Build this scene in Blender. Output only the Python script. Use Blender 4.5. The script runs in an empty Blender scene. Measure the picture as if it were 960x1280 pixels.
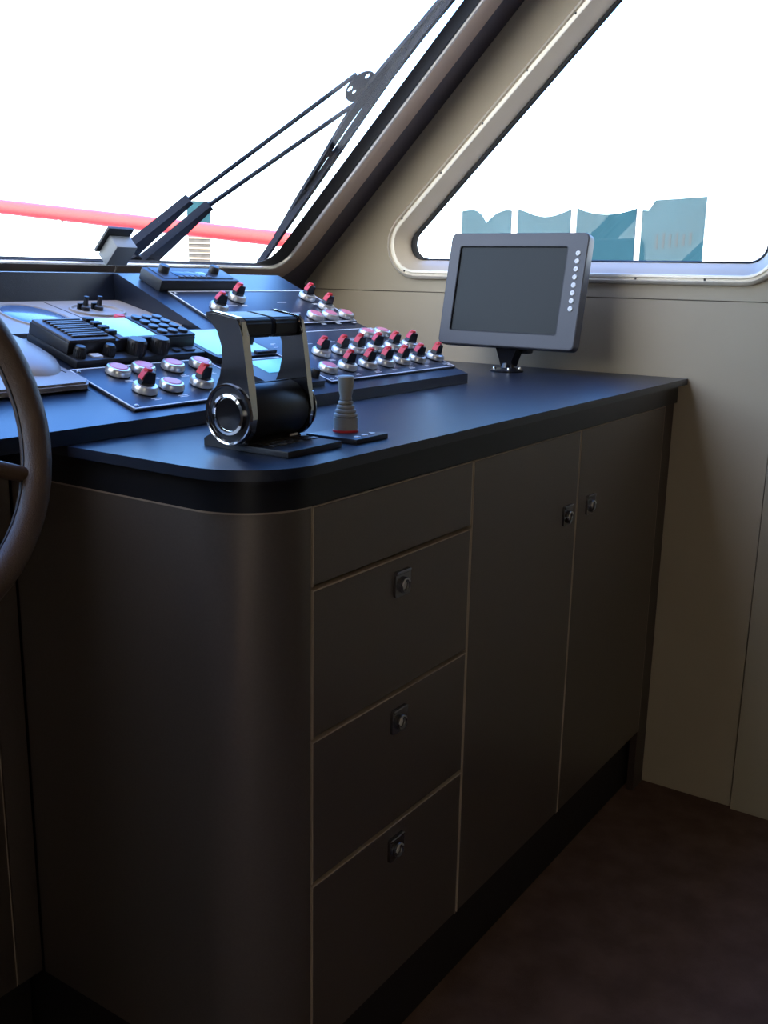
import bpy, bmesh, math, random
from mathutils import Vector, Matrix
random.seed(7)
R = math.radians
S2 = math.sqrt(2.0)
scn = bpy.context.scene
col = scn.collection

# ------------------------------------------------------------------ camera
cam_d = bpy.data.cameras.new('camera')
cam = bpy.data.objects.new('camera', cam_d)
col.objects.link(cam)
cam.location = (-2.2201, -0.7207, 1.2)
cam.rotation_euler = (R(76.5742), R(-1.0623), R(-55.5839))
cam_d.sensor_fit = 'VERTICAL'
cam_d.sensor_height = 24.0
cam_d.lens = 1251.5 / 1280.0 * 24.0
cam_d.clip_start = 0.02
cam_d.clip_end = 400
scn.camera = cam

# ------------------------------------------------------------------ sky and exposure
scn.view_settings.view_transform = 'Standard'
scn.view_settings.look = 'None'
scn.view_settings.gamma = 1.0
scn.view_settings.use_curve_mapping = False
scn.view_settings.exposure = 0.0
world = bpy.data.worlds.new('sky')
scn.world = world
world.use_nodes = True
wn, wl = world.node_tree.nodes, world.node_tree.links
wn.clear()
w_out = wn.new('ShaderNodeOutputWorld')
w_bg = wn.new('ShaderNodeBackground')
w_tc = wn.new('ShaderNodeTexCoord')
w_sep = wn.new('ShaderNodeSeparateXYZ')
w_ramp = wn.new('ShaderNodeValToRGB')
wl.new(w_tc.outputs['Generated'], w_sep.inputs[0])
wl.new(w_sep.outputs['Z'], w_ramp.inputs[0])
w_dot = wn.new('ShaderNodeVectorMath')
w_dot.operation = 'DOT_PRODUCT'
w_dot.inputs[1].default_value = (-0.62, -0.785, 0.0)
wl.new(w_tc.outputs['Generated'], w_dot.inputs[0])
w_map = wn.new('ShaderNodeMapRange')
w_map.inputs['From Min'].default_value = -0.55
w_map.inputs['From Max'].default_value = 0.85
wl.new(w_dot.outputs['Value'], w_map.inputs['Value'])
w_mix = wn.new('ShaderNodeMixRGB')
w_mix.inputs[2].default_value = (1.0, 0.92, 0.80, 1)
wl.new(w_map.outputs[0], w_mix.inputs[0])
wl.new(w_ramp.outputs[0], w_mix.inputs[1])
wl.new(w_mix.outputs[0], w_bg.inputs[0])
wl.new(w_bg.outputs[0], w_out.inputs[0])
w_ramp.color_ramp.elements[0].position = 0.0
w_ramp.color_ramp.elements[0].color = (0.86, 0.94, 1.0, 1)
w_ramp.color_ramp.elements[1].position = 0.75
w_ramp.color_ramp.elements[1].color = (0.07, 0.28, 1.0, 1)
e = w_ramp.color_ramp.elements.new(0.25)
e.color = (0.27, 0.56, 1.0, 1)
w_bg.inputs[1].default_value = 6.3
sun_d = bpy.data.lights.new('sun', 'SUN')
sun_d.energy = 14.0
sun_d.color = (1.0, 0.86, 0.68)
sun_d.angle = R(0.6)
sun = bpy.data.objects.new('sun', sun_d)
col.objects.link(sun)
sun.location = (-20, -20, 30)
sun.rotation_euler = Vector((0.486, 0.615, -0.62)).to_track_quat('-Z', 'Y').to_euler()
scn.cycles.use_denoising = True
scn.cycles.max_bounces = 10
scn.cycles.transparent_max_bounces = 12

# ------------------------------------------------------------------ materials
def mat(name, color, rough=0.5, metal=0.0, spec=0.5, coat=0.0, coat_rough=0.05, bump=0.0, bscale=400.0,
        vary=0.0, vscale=8.0, color2=None, emit=None, estr=0.0, detail=4.0):
    m = bpy.data.materials.new(name)
    m.use_nodes = True
    nt = m.node_tree
    b = nt.nodes['Principled BSDF']
    b.inputs['Base Color'].default_value = (*color, 1)
    b.inputs['Roughness'].default_value = rough
    b.inputs['Metallic'].default_value = metal
    b.inputs['Specular IOR Level'].default_value = spec
    b.inputs['Coat Weight'].default_value = coat
    b.inputs['Coat Roughness'].default_value = coat_rough
    if emit:
        b.inputs['Emission Color'].default_value = (*emit, 1)
        b.inputs['Emission Strength'].default_value = estr
    tc = nt.nodes.new('ShaderNodeTexCoord')
    c2 = color2 or tuple(c * (1 - vary) for c in color)
    if vary or color2:
        n = nt.nodes.new('ShaderNodeTexNoise')
        n.inputs['Scale'].default_value = vscale
        n.inputs['Detail'].default_value = detail
        r = nt.nodes.new('ShaderNodeValToRGB')
        r.color_ramp.elements[0].position = 0.35
        r.color_ramp.elements[1].position = 0.65
        r.color_ramp.elements[0].color = (*c2, 1)
        r.color_ramp.elements[1].color = (*color, 1)
        nt.links.new(tc.outputs['Object'], n.inputs['Vector'])
        nt.links.new(n.outputs['Fac'], r.inputs[0])
        nt.links.new(r.outputs[0], b.inputs['Base Color'])
    if bump:
        n2 = nt.nodes.new('ShaderNodeTexNoise')
        n2.inputs['Scale'].default_value = bscale
        n2.inputs['Detail'].default_value = 2.0
        bp = nt.nodes.new('ShaderNodeBump')
        bp.inputs['Strength'].default_value = bump
        bp.inputs['Distance'].default_value = 0.001
        nt.links.new(tc.outputs['Object'], n2.inputs['Vector'])
        nt.links.new(n2.outputs['Fac'], bp.inputs['Height'])
        nt.links.new(bp.outputs[0], b.inputs['Normal'])
    return m

def glass_mat(name, tint=(1, 1, 1)):
    m = bpy.data.materials.new(name)
    m.use_nodes = True
    nt = m.node_tree
    nt.nodes.clear()
    o = nt.nodes.new('ShaderNodeOutputMaterial')
    mix = nt.nodes.new('ShaderNodeMixShader')
    lw = nt.nodes.new('ShaderNodeLayerWeight')
    lw.inputs[0].default_value = 0.5
    pw = nt.nodes.new('ShaderNodeMath')
    pw.operation = 'POWER'
    pw.inputs[1].default_value = 5.0
    fr = nt.nodes.new('ShaderNodeMath')
    fr.operation = 'MULTIPLY_ADD'
    fr.inputs[1].default_value = 0.35
    fr.inputs[2].default_value = 0.025
    nt.links.new(lw.outputs['Facing'], pw.inputs[0])
    nt.links.new(pw.outputs[0], fr.inputs[0])
    t = nt.nodes.new('ShaderNodeBsdfTransparent')
    t.inputs[0].default_value = (*tint, 1)
    g = nt.nodes.new('ShaderNodeBsdfGlossy')
    g.inputs['Roughness'].default_value = 0.0
    nt.links.new(fr.outputs[0], mix.inputs[0])
    nt.links.new(t.outputs[0], mix.inputs[1])
    nt.links.new(g.outputs[0], mix.inputs[2])
    nt.links.new(mix.outputs[0], o.inputs[0])
    return m

MT = {
    'beige': mat('beige_panel', (0.47, 0.395, 0.275), 0.55, bump=0.12, bscale=260, vary=0.05, vscale=3),
    'beige_aft': mat('beige_panel_aft', (0.43, 0.375, 0.265), 0.55, bump=0.12, bscale=260, vary=0.05, vscale=3),
    'wood': mat('dark_veneer', (0.13, 0.085, 0.055), 0.5, color2=(0.09, 0.055, 0.035), vscale=12),
    'reveal': mat('window_reveal', (0.52, 0.44, 0.33), 0.5, vary=0.05),
    'bead': mat('bright_bead', (0.85, 0.82, 0.76), 0.25, metal=0.4, vary=0.03),
    'joint': mat('joint_dark_beige', (0.30, 0.25, 0.19), 0.8, vary=0.1),  # dark beige of the panel backing and the brick courses
    'liner': mat('dark_liner', (0.075, 0.062, 0.075), 0.7, bump=0.2, bscale=500, vary=0.1),
    'ceil': mat('ceiling_cloth', (0.20, 0.175, 0.145), 0.85, bump=0.1, vary=0.05),
    'carpet': mat('carpet', (0.165, 0.105, 0.082), 0.95, spec=0.1, bump=0.9, bscale=520, color2=(0.115, 0.072, 0.056), vscale=14, detail=8),
    'alu': mat('window_metal', (0.82, 0.75, 0.62), 0.32, metal=0.25, vary=0.04),
    'bronze': mat('window_flange', (0.42, 0.32, 0.26), 0.42, metal=0.25, vary=0.05),
    'rubber': mat('rubber', (0.018, 0.018, 0.02), 0.6, vary=0.1),
    'glass': glass_mat('clear_glass', (0.97, 0.99, 0.99)),
    'counter': mat('black_counter', (0.006, 0.011, 0.024), 0.32, spec=0.75, bump=0.25, bscale=900, vary=0.12, vscale=60),
    'band': mat('black_band', (0.008, 0.009, 0.012), 0.3, spec=0.4, vary=0.1),
    'lacquer': mat('grey_brown_lacquer', (0.18, 0.152, 0.128), 0.38, metal=0.7, spec=0.5, coat=0.25, coat_rough=0.06, vary=0.06, vscale=300),
    'edge': mat('pale_edging', (0.48, 0.39, 0.29), 0.45, vary=0.05),
    'carcass': mat('dark_carcass', (0.012, 0.010, 0.010), 0.6, vary=0.1),
    'walnut': mat('dark_filler', (0.06, 0.042, 0.036), 0.4, vary=0.15),
    'chrome': mat('chrome', (0.82, 0.82, 0.82), 0.08, metal=1.0, vary=0.02),
    'dkchrome': mat('dark_chrome', (0.20, 0.20, 0.21), 0.25, metal=0.9, vary=0.05),
    'steel': mat('satin_steel', (0.72, 0.70, 0.66), 0.28, metal=0.75, vary=0.04),
    'black': mat('black_plastic', (0.014, 0.015, 0.018), 0.42, vary=0.1),
    'gloss': mat('black_gloss', (0.010, 0.010, 0.012), 0.15, vary=0.1),
    'plate': mat('engraved_plate', (0.022, 0.026, 0.036), 0.38, vary=0.1),
    'white': mat('white_print', (0.80, 0.80, 0.78), 0.5, vary=0.03),
    'red': mat('red_plastic', (0.62, 0.02, 0.025), 0.4, vary=0.05),
    'pink': mat('pink_lens', (0.72, 0.22, 0.26), 0.35, vary=0.05),
    'tan': mat('tan_plastic', (0.30, 0.26, 0.22), 0.42, bump=0.1, vary=0.06),
    'lens': mat('blue_lens', (0.10, 0.16, 0.26), 0.18, coat=0.5, vary=0.05),
    'sensor': mat('grey_plastic', (0.22, 0.24, 0.25), 0.5, vary=0.05),
    'greyb': mat('grey_rubber', (0.36, 0.35, 0.30), 0.6, vary=0.06),
    'monitor': mat('grey_housing', (0.062, 0.061, 0.066), 0.42, bump=0.06, vary=0.05),
    'screen_off': mat('dark_screen', (0.012, 0.016, 0.017), 0.25, spec=0.2, vary=0.05),
    'lcd': mat('lit_lcd', (0.25, 0.5, 0.55), 0.3, vary=0.05, emit=(0.30, 0.78, 0.85), estr=0.55),
    'lcd2': mat('lit_chart', (0.2, 0.45, 0.5), 0.3, vary=0.05, emit=(0.10, 0.55, 0.66), estr=0.5),
    'leather': mat('wheel_leather', (0.085, 0.050, 0.028), 0.42, bump=0.5, bscale=650, vary=0.1, vscale=50),
    'wiper': mat('wiper_black', (0.005, 0.009, 0.020), 0.5, spec=0.15, vary=0.1),
    'redpaint': mat('red_paint', (0.75, 0.05, 0.05), 0.35, vary=0.05),
    'quay': mat('quay_concrete', (0.42, 0.42, 0.40), 0.9, vary=0.15, vscale=2),
    'brick': mat('pale_brick', (0.085, 0.085, 0.09), 0.9, vary=0.3, vscale=4),
    'bluepane': mat('blue_sheet', (0.019, 0.060, 0.084), 0.7, spec=0.03, vary=0.25, vscale=3),
    'whitepaint': mat('white_paint', (0.8, 0.8, 0.8), 0.4, vary=0.03),
    'lamp': mat('lamp_glow', (0.9, 0.8, 0.6), 0.5, emit=(1.0, 0.72, 0.42), estr=9.0),
}

# ------------------------------------------------------------------ mesh helpers
class MB:
    def __init__(self):
        self.bm = bmesh.new()
    def box(self, x0, x1, y0, y1, z0, z1, bev=0.0, seg=2):
        r = bmesh.ops.create_cube(self.bm, size=1.0)
        vs = r['verts']
        for v in vs:
            v.co = Vector(((x0 + x1) / 2 + v.co.x * (x1 - x0), (y0 + y1) / 2 + v.co.y * (y1 - y0), (z0 + z1) / 2 + v.co.z * (z1 - z0)))
        if bev:
            es = list({e for v in vs for e in v.link_edges})
            bmesh.ops.bevel(self.bm, geom=es, offset=bev, segments=seg, profile=0.6, affect='EDGES')
        return self
    def prism(self, pts, fn, d0, d1):
        """pts: 2-D outline; fn(a,b,d) -> 3-D point; a closed solid between d0 and d1"""
        bm = self.bm
        A = [bm.verts.new(fn(a, b, d0)) for a, b in pts]
        B = [bm.verts.new(fn(a, b, d1)) for a, b in pts]
        n = len(pts)
        fs = [bm.faces.new(A), bm.faces.new(B[::-1])]
        for i in range(n):
            fs.append(bm.faces.new((A[i], B[i], B[(i + 1) % n], A[(i + 1) % n])))
        return self
    def holed(self, outer, holes, fn, d0, d1):
        bm = self.bm
        for d in (d0, d1):
            es = []
            for loop in [outer] + holes:
                vs = [bm.verts.new(fn(a, b, d)) for a, b in loop]
                for i in range(len(vs)):
                    es.append(bm.edges.new((vs[i], vs[(i + 1) % len(vs)])))
            bmesh.ops.triangle_fill(bm, use_beauty=True, use_dissolve=False, edges=es)
        for loop in [outer] + holes:
            n = len(loop)
            A = [bm.verts.new(fn(a, b, d0)) for a, b in loop]
            B = [bm.verts.new(fn(a, b, d1)) for a, b in loop]
            for i in range(n):
                bm.faces.new((A[i], B[i], B[(i + 1) % n], A[(i + 1) % n]))
        bmesh.ops.remove_doubles(bm, verts=bm.verts[:], dist=1e-6)
        return self
    def lathe(self, prof, c=(0, 0, 0), axis='Z', seg=24, mtx=None):
        """prof: (radius, height) pairs"""
        bm = self.bm
        c = Vector(c)
        def P(r, h, a):
            u, v = r * math.cos(a), r * math.sin(a)
            p = Vector((u, v, h)) if axis == 'Z' else Vector((h, u, v)) if axis == 'X' else Vector((v, h, u))
            if mtx is not None:
                p = mtx @ p
            return c + p
        rings = []
        for r, h in prof:
            if r < 1e-6:
                rings.append([bm.verts.new(P(0, h, 0))])
            else:
                rings.append([bm.verts.new(P(r, h, 2 * math.pi * k / seg)) for k in range(seg)])
        for a, b in zip(rings, rings[1:]):
            for k in range(seg):
                k2 = (k + 1) % seg
                if len(a) == 1 and len(b) == 1:
                    continue
                if len(a) == 1:
                    bm.faces.new((a[0], b[k2], b[k]))
                elif len(b) == 1:
                    bm.faces.new((a[k], a[k2], b[0]))
                else:
                    bm.faces.new((a[k], a[k2], b[k2], b[k]))
        return self
    def tube(self, pts, r, seg=10, flat=1.0, closed=False):
        bm = self.bm
        pts = [Vector(p) for p in pts]
        n = len(pts)
        rs = r if isinstance(r, (list, tuple)) else [r] * n
        rings = []
        nrm = None
        for i, p in enumerate(pts):
            if closed:
                t = (pts[(i + 1) % n] - pts[i - 1]).normalized()
            else:
                t = (pts[min(i + 1, n - 1)] - pts[max(i - 1, 0)]).normalized()
            if nrm is None:
                nrm = t.orthogonal().normalized()
            nrm = (nrm - t * nrm.dot(t)).normalized()
            bn = t.cross(nrm)
            rings.append([bm.verts.new(p + (nrm * math.cos(2 * math.pi * k / seg) + bn * math.sin(2 * math.pi * k / seg) * flat) * rs[i]) for k in range(seg)])
        pairs = list(zip(rings, rings[1:]))
        if closed:
            pairs.append((rings[-1], rings[0]))
        else:
            bm.faces.new(rings[0][::-1])
            bm.faces.new(rings[-1])
        for a, b in pairs:
            for k in range(seg):
                bm.faces.new((a[k], a[(k + 1) % seg], b[(k + 1) % seg], b[k]))
        return self
    def loft(self, loops):
        bm = self.bm
        rings = [[bm.verts.new(p) for p in L] for L in loops]
        n = len(rings[0])
        for a, b in zip(rings, rings[1:]):
            for k in range(n):
                bm.faces.new((a[k], a[(k + 1) % n], b[(k + 1) % n], b[k]))
        return self
    def build(self, name, m, parent=None, smooth=35.0, face_mat=None, kind=None):
        bm = self.bm
        bmesh.ops.recalc_face_normals(bm, faces=bm.faces[:])
        me = bpy.data.meshes.new(name)
        bm.to_mesh(me)
        bm.free()
        ms = m if isinstance(m, (list, tuple)) else [m]
        for k in ms:
            me.materials.append(MT[k] if isinstance(k, str) else k)
        for p in me.polygons:
            p.use_smooth = True
            if face_mat:
                p.material_index = face_mat(p)
        me.set_sharp_from_angle(angle=R(smooth))
        o = bpy.data.objects.new(name, me)
        col.objects.link(o)
        if parent is not None:
            o.parent = parent
        if kind:
            o['kind'] = kind
        return o

def B(name, m, parent, x0, x1, y0, y1, z0, z1, bev=0.0, **k):
    return MB().box(x0, x1, y0, y1, z0, z1, bev).build(name, m, parent, **k)

def thing(name, label, cat, loc=(0, 0, 0), rot=(0, 0, 0), group=None):
    o = bpy.data.objects.new(name, None)
    o.empty_display_size = 0.1
    col.objects.link(o)
    o.location = loc
    o.rotation_euler = rot
    o['label'] = label
    o['category'] = cat
    if group:
        o['group'] = group
    return o

def tag(o, label, cat, group=None):
    o['label'] = label
    o['category'] = cat
    if group:
        o['group'] = group
    return o

def copy_tree(o, parent):
    c = o.copy()
    col.objects.link(c)
    c.parent = parent
    for ch in o.children:
        copy_tree(ch, c)
    return c

def rounded(pts, radii, inset=0.0, seg=8):
    """counter-clockwise outline with rounded corners, moved inwards by inset"""
    n = len(pts)
    P = [Vector(p) for p in pts]
    lines = []
    for i in range(n):
        d = (P[(i + 1) % n] - P[i]).normalized()
        nn = Vector((-d.y, d.x))
        lines.append((P[i] + nn * inset, d))
    out = []
    for i in range(n):
        (p1, d1), (p2, d2) = lines[i - 1], lines[i]
        cr = d1.x * d2.y - d1.y * d2.x
        t = ((p2.x - p1.x) * d2.y - (p2.y - p1.y) * d2.x) / cr
        v = p1 + d1 * t
        r = max(radii[i] - inset, 0.004)
        ang = math.acos(max(-1, min(1, d1.dot(d2))))
        tl = r * math.tan(ang / 2)
        a = v - d1 * tl
        c = a + Vector((-d1.y, d1.x)) * r
        a0 = math.atan2(a.y - c.y, a.x - c.x)
        for k in range(seg + 1):
            th = a0 + ang * k / seg
            out.append((c.x + r * math.cos(th), c.y + r * math.sin(th)))
    return out

# ------------------------------------------------------------------ room shell
XL, YB, ZT = -4.40, -3.40, 2.14        # port wall, aft wall, ceiling
o = B('floor', 'carpet', None, XL, 0.06, YB, 1.10, -0.05, 0.0); o['kind'] = 'structure'
o = B('ceiling', 'ceil', None, XL, 0.10, YB, 0.20, ZT, ZT + 0.05); o['kind'] = 'structure'

# side wall to starboard: panels at x = 0, window cut out of the upper panel
fYZ = lambda a, b, d: Vector((d, a, b))
SW = [(-0.205, 1.187), (0.913, 1.187), (0.118, 1.952), (-0.205, 1.952)]
SWR = [0.085, 0.085, 0.09, 0.085]
hole = rounded(SW, SWR, 0.006)
wall_r = bpy.data.objects.new('wall_right', None)
col.objects.link(wall_r)
wall_r['kind'] = 'structure'
SLK = lambda z: 2.235 - z          # slanted front edge of the side wall
MB().holed([(YB, 1.1555), (SLK(1.1555), 1.1555), (SLK(ZT), ZT), (-0.62, ZT), (YB, ZT)],
           [hole], fYZ, 0.0, 0.02).build('wall_panel', 'beige', wall_r)
MB().prism([(-0.2075, 0.0), (1.085, 0.0), (1.085, 1.1535), (-0.2075, 1.1535)], fYZ, 0.0, 0.02).build('wall_panel', 'beige', wall_r)
MB().prism([(YB, 0.0), (-0.2115, 0.0), (-0.2115, 1.1535), (YB, 1.1535)], fYZ, -0.010, 0.02).build('wall_panel', 'beige_aft', wall_r)
MB().prism([(YB, 0.0), (1.09, 0.0), (1.09, 1.18), (YB, 1.18)], fYZ, 0.0202, 0.05).build('wall_backing', 'joint', wall_r)

def window(name, fn, outline, radii, prof, glass_inset, glass_d, screws=(), mats=('alu', 'rubber', 'glass'), pane=None, pane_r=0.05, reveal=None):
    """window unit: lofted frame ring, rubber gasket, glass pane and screws; prof holds (inset, depth) steps"""
    w = bpy.data.objects.new(name, None)
    col.objects.link(w)
    w['kind'] = 'structure'
    loops = []
    for ins, dep in prof:
        loops.append([fn(a, b, dep) for a, b in rounded(outline, radii, ins)])
    MB().loft(loops).build('window_frame', mats[0], w, smooth=50)
    gi = glass_inset
    if reveal:
        MB().loft([[fn(a, b, dep) for a, b in rounded(outline, radii, ins)] for ins, dep in reveal]).build('reveal', 'reveal', w, smooth=50)
        prof = reveal
    g_out, gi = (pane, 0.0) if pane else (outline, gi)
    g_rad = [pane_r] * 4 if pane else radii
    lp, ld = prof[-1]
    loops = []
    for ol, rad, ins, dep in ((outline, radii, lp - 0.001, ld + 0.001), (outline, radii, lp + 0.002, ld - 0.002), (g_out, g_rad, gi - 0.002, glass_d - 0.003), (g_out, g_rad, gi, glass_d)):
        loops.append([fn(p, q, dep) for p, q in rounded(ol, rad, ins)])
    MB().loft(loops).build('gasket', mats[1], w, smooth=50)
    MB().prism(rounded(g_out, g_rad, gi - 0.006), fn, glass_d, glass_d + 0.006).build('glass_pane', mats[2], w)
    for a, b, d in screws:
        c = fn(a, b, d)
        nrm = (fn(a, b, d - 1) - c)
        mt = Vector((0, 0, 1)).rotation_difference(nrm).to_matrix()
        MB().lathe([(0, 0.0015), (0.0022, 0.0012), (0.0028, 0.0), (0.0028, -0.002)], c, seg=8, mtx=mt).build('screw', 'rubber', w)
    return w

SPROF = [(0.0, 0.004), (0.0, -0.006), (0.002, -0.010), (0.0075, -0.012), (0.0095, -0.006), (0.0135, -0.006), (0.0155, -0.011), (0.0205, -0.0105), (0.0215, -0.008)]
REVEAL = [(0.0213, -0.0082), (0.030, 0.004), (0.046, 0.030), (0.047, 0.034)]
def along(outline, radii, inset, step):
    L = rounded(outline, radii, inset)
    pts, acc = [], 0.04
    for i in range(len(L)):
        p, q = Vector(L[i]), Vector(L[(i + 1) % len(L)])
        d = (q - p).length
        while acc < d:
            pts.append(tuple(p + (q - p) * (acc / d)))
            acc += step
        acc -= d
    return pts
window('window_2', fYZ, SW, SWR, SPROF, 0.052, 0.036, [(a, b, -0.006) for a, b in along(SW, SWR, 0.0115, 0.155)],
       pane=[(-0.153, 1.2385), (0.775, 1.2385), (0.090, 1.900), (-0.153, 1.900)], pane_r=0.036, reveal=REVEAL)
# windscreen wall: lower upright part and the part raked back at 45 degrees
def fW(x, s, n):
    c = 2.235 / 2 + n / S2
    return Vector((x, c - s / S2, c + s / S2))
s_of = lambda z: S2 * (z - 2.235 / 2)
WX = [(-1.52, -0.122), (-2.86, -1.64), (-4.26, -2.98)]
S0, S1 = 0.1025, s_of(2.045)
holes = [rounded([(a, S0), (b, S0), (b, S1), (a, S1)], [0.07] * 4, 0.004) for a, b in WX]
wf = bpy.data.objects.new('wall_front', None)
col.objects.link(wf)
wf['kind'] = 'structure'
MB().holed([(XL, s_of(1.17)), (-0.0, s_of(1.17)), (-0.0, s_of(ZT)), (XL, s_of(ZT))], holes, fW, 0.0, 0.03).build('wall_panel', 'liner', wf)
B('wall_panel', 'liner', wf, XL, 0.0, 1.066, 1.10, 0.0, 1.17)
WPROF = [(-0.042, 0.002), (-0.042, -0.002), (-0.040, -0.004), (0.029, -0.004), (0.031, -0.007), (0.034, -0.007), (0.036, -0.003)]
def wscreen(name, a, b):
    return window(name, fW, [(a, S0), (b, S0), (b, S1), (a, S1)], [0.085] * 4, WPROF, 0.060, 0.004, mats=('bronze', 'rubber', 'glass'), pane_r=0.058, pane=[(a + 0.078, S0 + 0.036), (b - 0.078, S0 + 0.036), (b - 0.078, S1 - 0.06), (a + 0.078, S1 - 0.06)])
wins = [wscreen('window_1', *WX[0]), wscreen('window_4', *WX[1]), wscreen('window_5', *WX[2])]
# bright bead that runs round the starboard windscreen frame
for a, b in WX:
    MB().loft([[fW(p, q, d) for p, q in rounded([(a, S0), (b, S0), (b, S1), (a, S1)], [0.085] * 4, i)] for i, d in ((0.0285, -0.004), (0.0295, -0.009), (0.0320, -0.0115), (0.0350, -0.0095), (0.0365, -0.003))]).build('bead', 'bead', wins[WX.index((a, b))])

# port wall and aft wall (outside the picture)
wl_ = bpy.data.objects.new('wall_left', None)
col.objects.link(wl_)
wl_['kind'] = 'structure'
PW = [(-2.85, 0.62), (-2.20, 0.62), (-2.20, 1.90), (-2.85, 1.90)]
MB().holed([(YB, 0.0), (1.09, 0.0), (1.09, 1.145), (SLK(ZT), ZT), (YB, ZT)], [rounded(PW, [0.085] * 4, 0.004)], fYZ, XL - 0.03, XL).build('wall_panel', 'wood', wl_)
window('window_3', lambda a, b, d: Vector((XL - d, a, b)), PW, [0.085] * 4, SPROF, 0.052, 0.036, reveal=REVEAL)
o = B('wall_back', 'wood', None, XL, 0.06, YB - 0.05, YB, 0.0, ZT); o['kind'] = 'structure'

# warm ceiling lamps of the wheelhouse, behind and above the camera
for k, (lx, ly) in enumerate(((-2.9, -1.6), (-1.3, -1.9), (-2.1, -0.9))):
    t = thing('ceiling_lamp', ['round warm ceiling lamp on the port side behind the helm', 'round warm ceiling lamp aft on the starboard side', 'round warm ceiling lamp right above the helm seat'][k], 'lamp', (lx, ly, ZT), group='ceiling lamps')
    MB().lathe([(0.055, 0.0), (0.055, -0.006), (0.045, -0.010), (0.042, -0.006), (0.042, 0.0)], seg=24).build('lamp_ring', 'steel', t)
    MB().lathe([(0.0, -0.005), (0.041, -0.005), (0.041, -0.001), (0, -0.001)], seg=24).build('lamp_lens', 'lamp', t)
    ld = bpy.data.lights.new('lamp_light', 'AREA')
    ld.shape = 'DISK'
    ld.size = 0.08
    ld.energy = 1.0
    ld.color = (1.0, 0.70, 0.42)
    lo = bpy.data.objects.new('lamp_light', ld)
    col.objects.link(lo)
    lo.parent = t
    lo.location = (0, 0, -0.012)

# ------------------------------------------------------------------ base cabinet
fXY = lambda a, b, d: Vector((a, b, d))
cab = thing('base_cabinet', 'grey-brown lacquered base cabinet with three drawers, two doors and a rounded end', 'cabinet', (0, 0, 0))
XN, XF = -1.410, -0.004
def corner_poly(x0, x1, y0, y1, r, seg=14):
    p = [(x1, y0), (x1, y1), (x0, y1)]
    for k in range(seg + 1):
        a = math.pi + k / seg * math.pi / 2
        p.append((x0 + r + r * math.cos(a), y0 + r + r * math.sin(a)))
    return p
MB().prism(corner_poly(XN + 0.02, XF, 0.019, 0.98, 0.09), fXY, 0.155, 0.930).build('carcass', 'carcass', cab)
MB().prism(corner_poly(XN + 0.03, XF, 0.032, 0.98, 0.08), fXY, 0.0, 0.155).build('plinth', 'carcass', cab)
# rounded end panel: a bent sheet from the first joint round to the helm pedestal
path = [(-1.3125, 0.0)]
rr = 0.097
for k in range(17):
    a = -math.pi / 2 - k / 16 * math.pi / 2
    path.append((XN + rr + rr * math.cos(a), rr + rr * math.sin(a)))
path.append((XN, 0.437))
inner = [(-1.3125, 0.018)]
for k in range(17):
    a = -math.pi / 2 - k / 16 * math.pi / 2
    inner.append((XN + rr + (rr - 0.018) * math.cos(a), rr + (rr - 0.018) * math.sin(a)))
inner.append((XN + 0.018, 0.437))
MB().prism(path + inner[::-1], fXY, 0.155, 0.928).build('end_panel', 'lacquer', cab)
rim = [(-1.3125, -0.001)] + [(XN + rr + (rr + 0.001) * math.cos(-math.pi / 2 - k / 16 * math.pi / 2), rr + (rr + 0.001) * math.sin(-math.pi / 2 - k / 16 * math.pi / 2)) for k in range(17)] + [(XN - 0.001, 0.437)]
MB().prism(rim + inner[::-1], fXY, 0.9276, 0.9303).build('edge_strip', 'edge', cab)
def front(name, x0, x1, z0, z1):
    f = MB().box(x0 + 0.0018, x1 - 0.0018, 0.0, 0.018, z0 + 0.0018, z1 - 0.0018, 0.0008, 1).build(name, 'lacquer', cab)
    m = MB()
    m.box(x0, x1, -0.0003, 0.0175, z1 - 0.0018, z1)
    m.box(x0, x0 + 0.0018, 0.0003, 0.0175, z0, z1 - 0.0018)
    m.box(x1 - 0.0018, x1, 0.0003, 0.0175, z0, z1 - 0.0018)
    e_ = m.build('edge_banding', 'edge', f)
    e_['label'] = 'pale edging round the front'
    return f
def latch(par, x, z):
    m = MB()
    m.prism(rounded([(x - 0.019, z - 0.0185), (x + 0.019, z - 0.0185), (x + 0.019, z + 0.0185), (x - 0.019, z + 0.0185)], [0.004] * 4, 0, 4), lambda a, b, d: Vector((a, d, b)), -0.004, 0.0015)
    m.box(x - 0.018, x + 0.018, -0.0065, -0.003, z + 0.0135, z + 0.018, 0.0012, 1)
    l = m.build('latch', 'dkchrome', par)
    l['label'] = 'dark square push latch with a pale ring'
    MB().lathe([(0.0075, -0.004), (0.0075, -0.0085), (0.010, -0.0095), (0.0115, -0.007), (0.0115, -0.004)], (x, 0, z - 0.003), 'Y', 20).build('latch_ring', 'dkchrome', l)
    m = MB()
    pts = []
    for k in range(9):
        a = R(25) + R(150) * k / 8
        pts.append((x + 0.0095 * math.cos(a), -0.0095, z - 0.003 + 0.0095 * math.sin(a)))
    m.tube(pts, 0.0012, 6)
    m.lathe([(0, -0.0055), (0.0065, -0.0055), (0.0068, -0.004)], (x, 0, z - 0.003), 'Y', 16)
    m.build('latch_button', 'steel', l)
front('drawer_front', -1.3085, -0.9215, 0.8275, 0.9285)
for z0, z1, lz in ((0.6265, 0.8235, 0.786), (0.4205, 0.6225, 0.582), (0.157, 0.4165, 0.379)):
    f = front('drawer', -1.3085, -0.9215, z0, z1)
    latch(f, -1.113, lz)
f = front('door', -0.9175, -0.5235, 0.157, 0.9285); latch(f, -0.566, 0.778)
f = front('door', -0.5195, -0.0700, 0.157, 0.9285); latch(f, -0.462, 0.780)
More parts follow.
